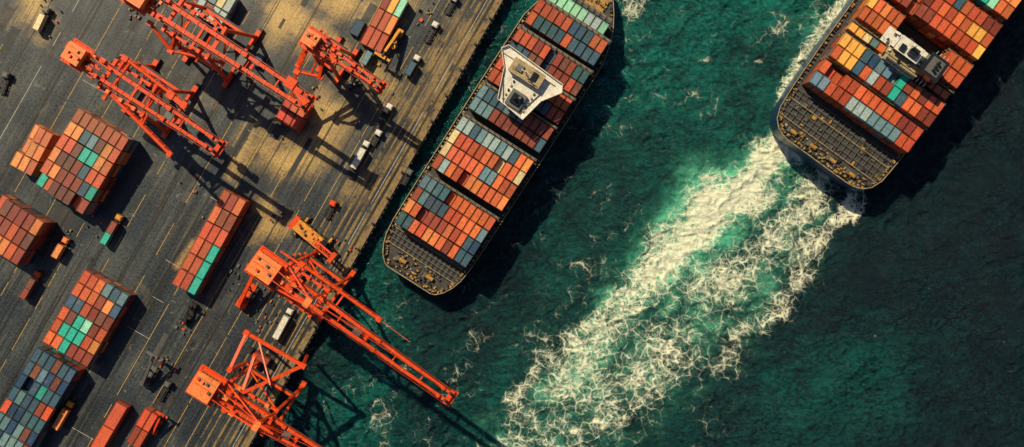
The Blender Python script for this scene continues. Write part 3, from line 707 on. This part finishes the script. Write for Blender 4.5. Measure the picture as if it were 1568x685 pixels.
truck(434,496,62,[WHc],M_WH); truck(660,50,60,None,M_WH,L=9); truck(632,101,60,[SL],M_WH,L=9); truck(98,636,60,[OR3],M_YL,L=12); truck(505,322,64,None,M_OR,L=8); truck(397,545,150,[RU],M_DK,L=10)
truck(690,8,60,None,M_WH,L=8); truck(575,212,60,None,M_WH,L=7); truck(65,30,65,[CR],M_GR,L=10); truck(5,128,70,None,M_GR,L=9)
truck(565,85,60,[GB],M_WH,L=9); truck(540,262,61,None,M_DK,L=7); truck(622,272,60,None,M_GR,L=7); truck(290,478,60,None,M_DK,L=8); truck(250,600,60,None,M_GR,L=9); truck(592,172,60,None,M_WH,L=7)
def reach_stacker(px,py,ang,mat,sc=1.0,name='reach_stacker'):
    p=W(px,py,2); M=fr(p.x,p.y,0,math.radians(ang))@Matrix.Scale(sc,4); root=empty(name,M)
    mb=MB(); mb.box(M,(0,0,1.3),(7,2.6,1.0),0); mb.box(M,(-2.9,0,2.1),(2,2.8,1.3),0,top=.85); mb.box(M,(-1.0,0,2.6),(1.6,1.5,1.7),2); mb.box(M,(-1.0,0,3.5),(1.7,1.6,.12),0)
    for x,r in ((2.3,.9),(-2.4,.75)):
        for sg in (-1,1): mb.cyl(M,(x,sg*1.1,r),(x,sg*2.1,r),r,14,1)
    for sg in (-1,1): mb.box(M,(0,sg*1.7,1.7),(2.2,.8,.2),3); mb.box(M,(.4,sg*1.1,2.0),(2.4,.5,.7),1)
    mb.out('body',[mat,M_RB,M_GL,M_DK],M,root)
    mb=MB(); mb.beam(M,(-3.2,0,3.6),(6.2,0,6.8),.9,1.0,0); mb.beam(M,(4.5,0,6.2),(8,0,7.4),.6,.7,3)
    for sg in (-1,1): mb.beam(M,(1.5,sg*.7,1.9),(3.2,sg*.5,5.4),.3,.3,1)
    mb.box(M,(8,0,6.9),(1.2,2.6,.6),0); mb.box(M,(8,0,6.3),(.9,6,.4),0); 
    for sg in (-1,1): mb.box(M,(8,sg*2.9,5.9),(2.4,.4,.6),3)
    mb.out('telescopic_boom',[mat,M_RB,M_GL,M_DK],M,root)
reach_stacker(606,60,240,M_YL,1.1); reach_stacker(228,575,62,M_GR,1.15); reach_stacker(540,128,20,M_GR,.8); reach_stacker(287,488,70,M_DK,.7); reach_stacker(240,655,60,M_OR,.8); reach_stacker(378,452,60,M_OR,1.4)
p=W(476,362,6); M=fr(p.x,p.y,0,math.radians(-40)); root=empty('mobile_harbour_crane',M)
mb=MB(); mb.box(M,(0,0,1.6),(14,4.2,1.2),3)
for x in (-5.5,-3.5,-1.5,1.5,3.5,5.5):
    for sg in (-1,1): mb.cyl(M,(x,sg*1.6,.8),(x,sg*2.5,.8),.8,12,1)
for x in (-6,6):
    mb.beam(M,(x,-4,1.5),(x,4,1.5),.8,.7,0)
    for sg in (-1,1): mb.box(M,(x,sg*4,.5),(1.8,1.8,1.0),3)
mb.cyl(M,(0,0,2.2),(0,0,3.6),2,16,3)
mb.box(M,(-1.5,0,5),(13,4.6,2.8),0); mb.box(M,(-2.5,0,6.5),(9.3,4.2,.2),0); mb.box(M,(-8.2,0,5),(2.0,5.4,3.2),5); mb.box(M,(5.6,1.5,6.2),(2.2,1.9,2.2),4)
for i in range(9): mb.box(M,(-6+i*1.4,random.uniform(-1.4,1.4),6.9),(.8,1.0,.6),random.choice([0,3,2,5]))
mb.truss(M,(3,-.6,7.5),(11.5,-.6,8.5),1.8,1.6,.4,4,5); mb.box(M,(11.6,-.6,8.5),(1.6,4.2,1.8),5)
mb.out('machine',[M_YL,M_RB,M_OR2,M_DK,M_GL,M_OR],M,root)
mb=MB()
for (x,y,n,r) in ((75,25,14,24),(570,90,10,14),(450,190,10,20),(410,470,22,30),(590,160,10,16),(520,380,16,24),(150,330,8,20),(260,560,10,20),(430,330,8,14),(100,360,8,16),(280,500,10,14),(380,640,14,30),(300,300,6,30),(650,20,8,20),(360,420,10,20),(210,20,8,20),(620,280,10,10),(545,420,10,10),(480,150,14,18)):
    for i in range(n):
        v=QI@W(x+random.gauss(0,r*.5),y+random.gauss(0,r*.6),0)
        if v.x>-1.6: continue
        if random.random()<.5: mb.box(QM,(v.x,v.y,.35),(random.uniform(.4,1.3),random.uniform(.4,1.4),.7),random.choice([0,1,2,3,1]))
        else: mb.cyl(QM,(v.x,v.y,0),(v.x,v.y,.9),.35,8,random.choice([0,1,2,3,0]))
mb.out('cargo_pallets_and_drums',[M_DK,M_GR,M_BRASS,M_OR],QM)
# ------------------------------------------------------------------ LIGHT / CAMERA
el=math.radians(47); sd=Vector((-.55,.835,0)).normalized()
d=-(sd*math.cos(el)+Vector((0,0,math.sin(el))))
L=bpy.data.lights.new('sun','SUN'); L.energy=5.0; L.angle=math.radians(.6); L.color=(1,.84,.56)
lo=bpy.data.objects.new('sun',L); scene.collection.objects.link(lo); lo.rotation_euler=d.to_track_quat('-Z','Y').to_euler(); lo.location=(0,0,200)
w=bpy.data.worlds.new('World'); scene.world=w; w.use_nodes=True; nt=w.node_tree
sk=nt.nodes.new('ShaderNodeTexSky'); sk.sky_type='NISHITA'; sk.sun_disc=False; sk.sun_elevation=el; sk.sun_rotation=math.atan2(sd.x,sd.y)
nt.links.new(sk.outputs[0],nt.nodes['Background'].inputs[0]); nt.nodes['Background'].inputs[1].default_value=.055
cam=bpy.data.cameras.new('camera'); co=bpy.data.objects.new('camera',cam); scene.collection.objects.link(co)
co.location=(0,0,H); cam.sensor_width=36; cam.lens=36*H/(1568*S); cam.clip_end=20000; cam.clip_start=1
scene.camera=co
scene.view_settings.view_transform='Standard'; scene.view_settings.look='None'; scene.view_settings.exposure=0
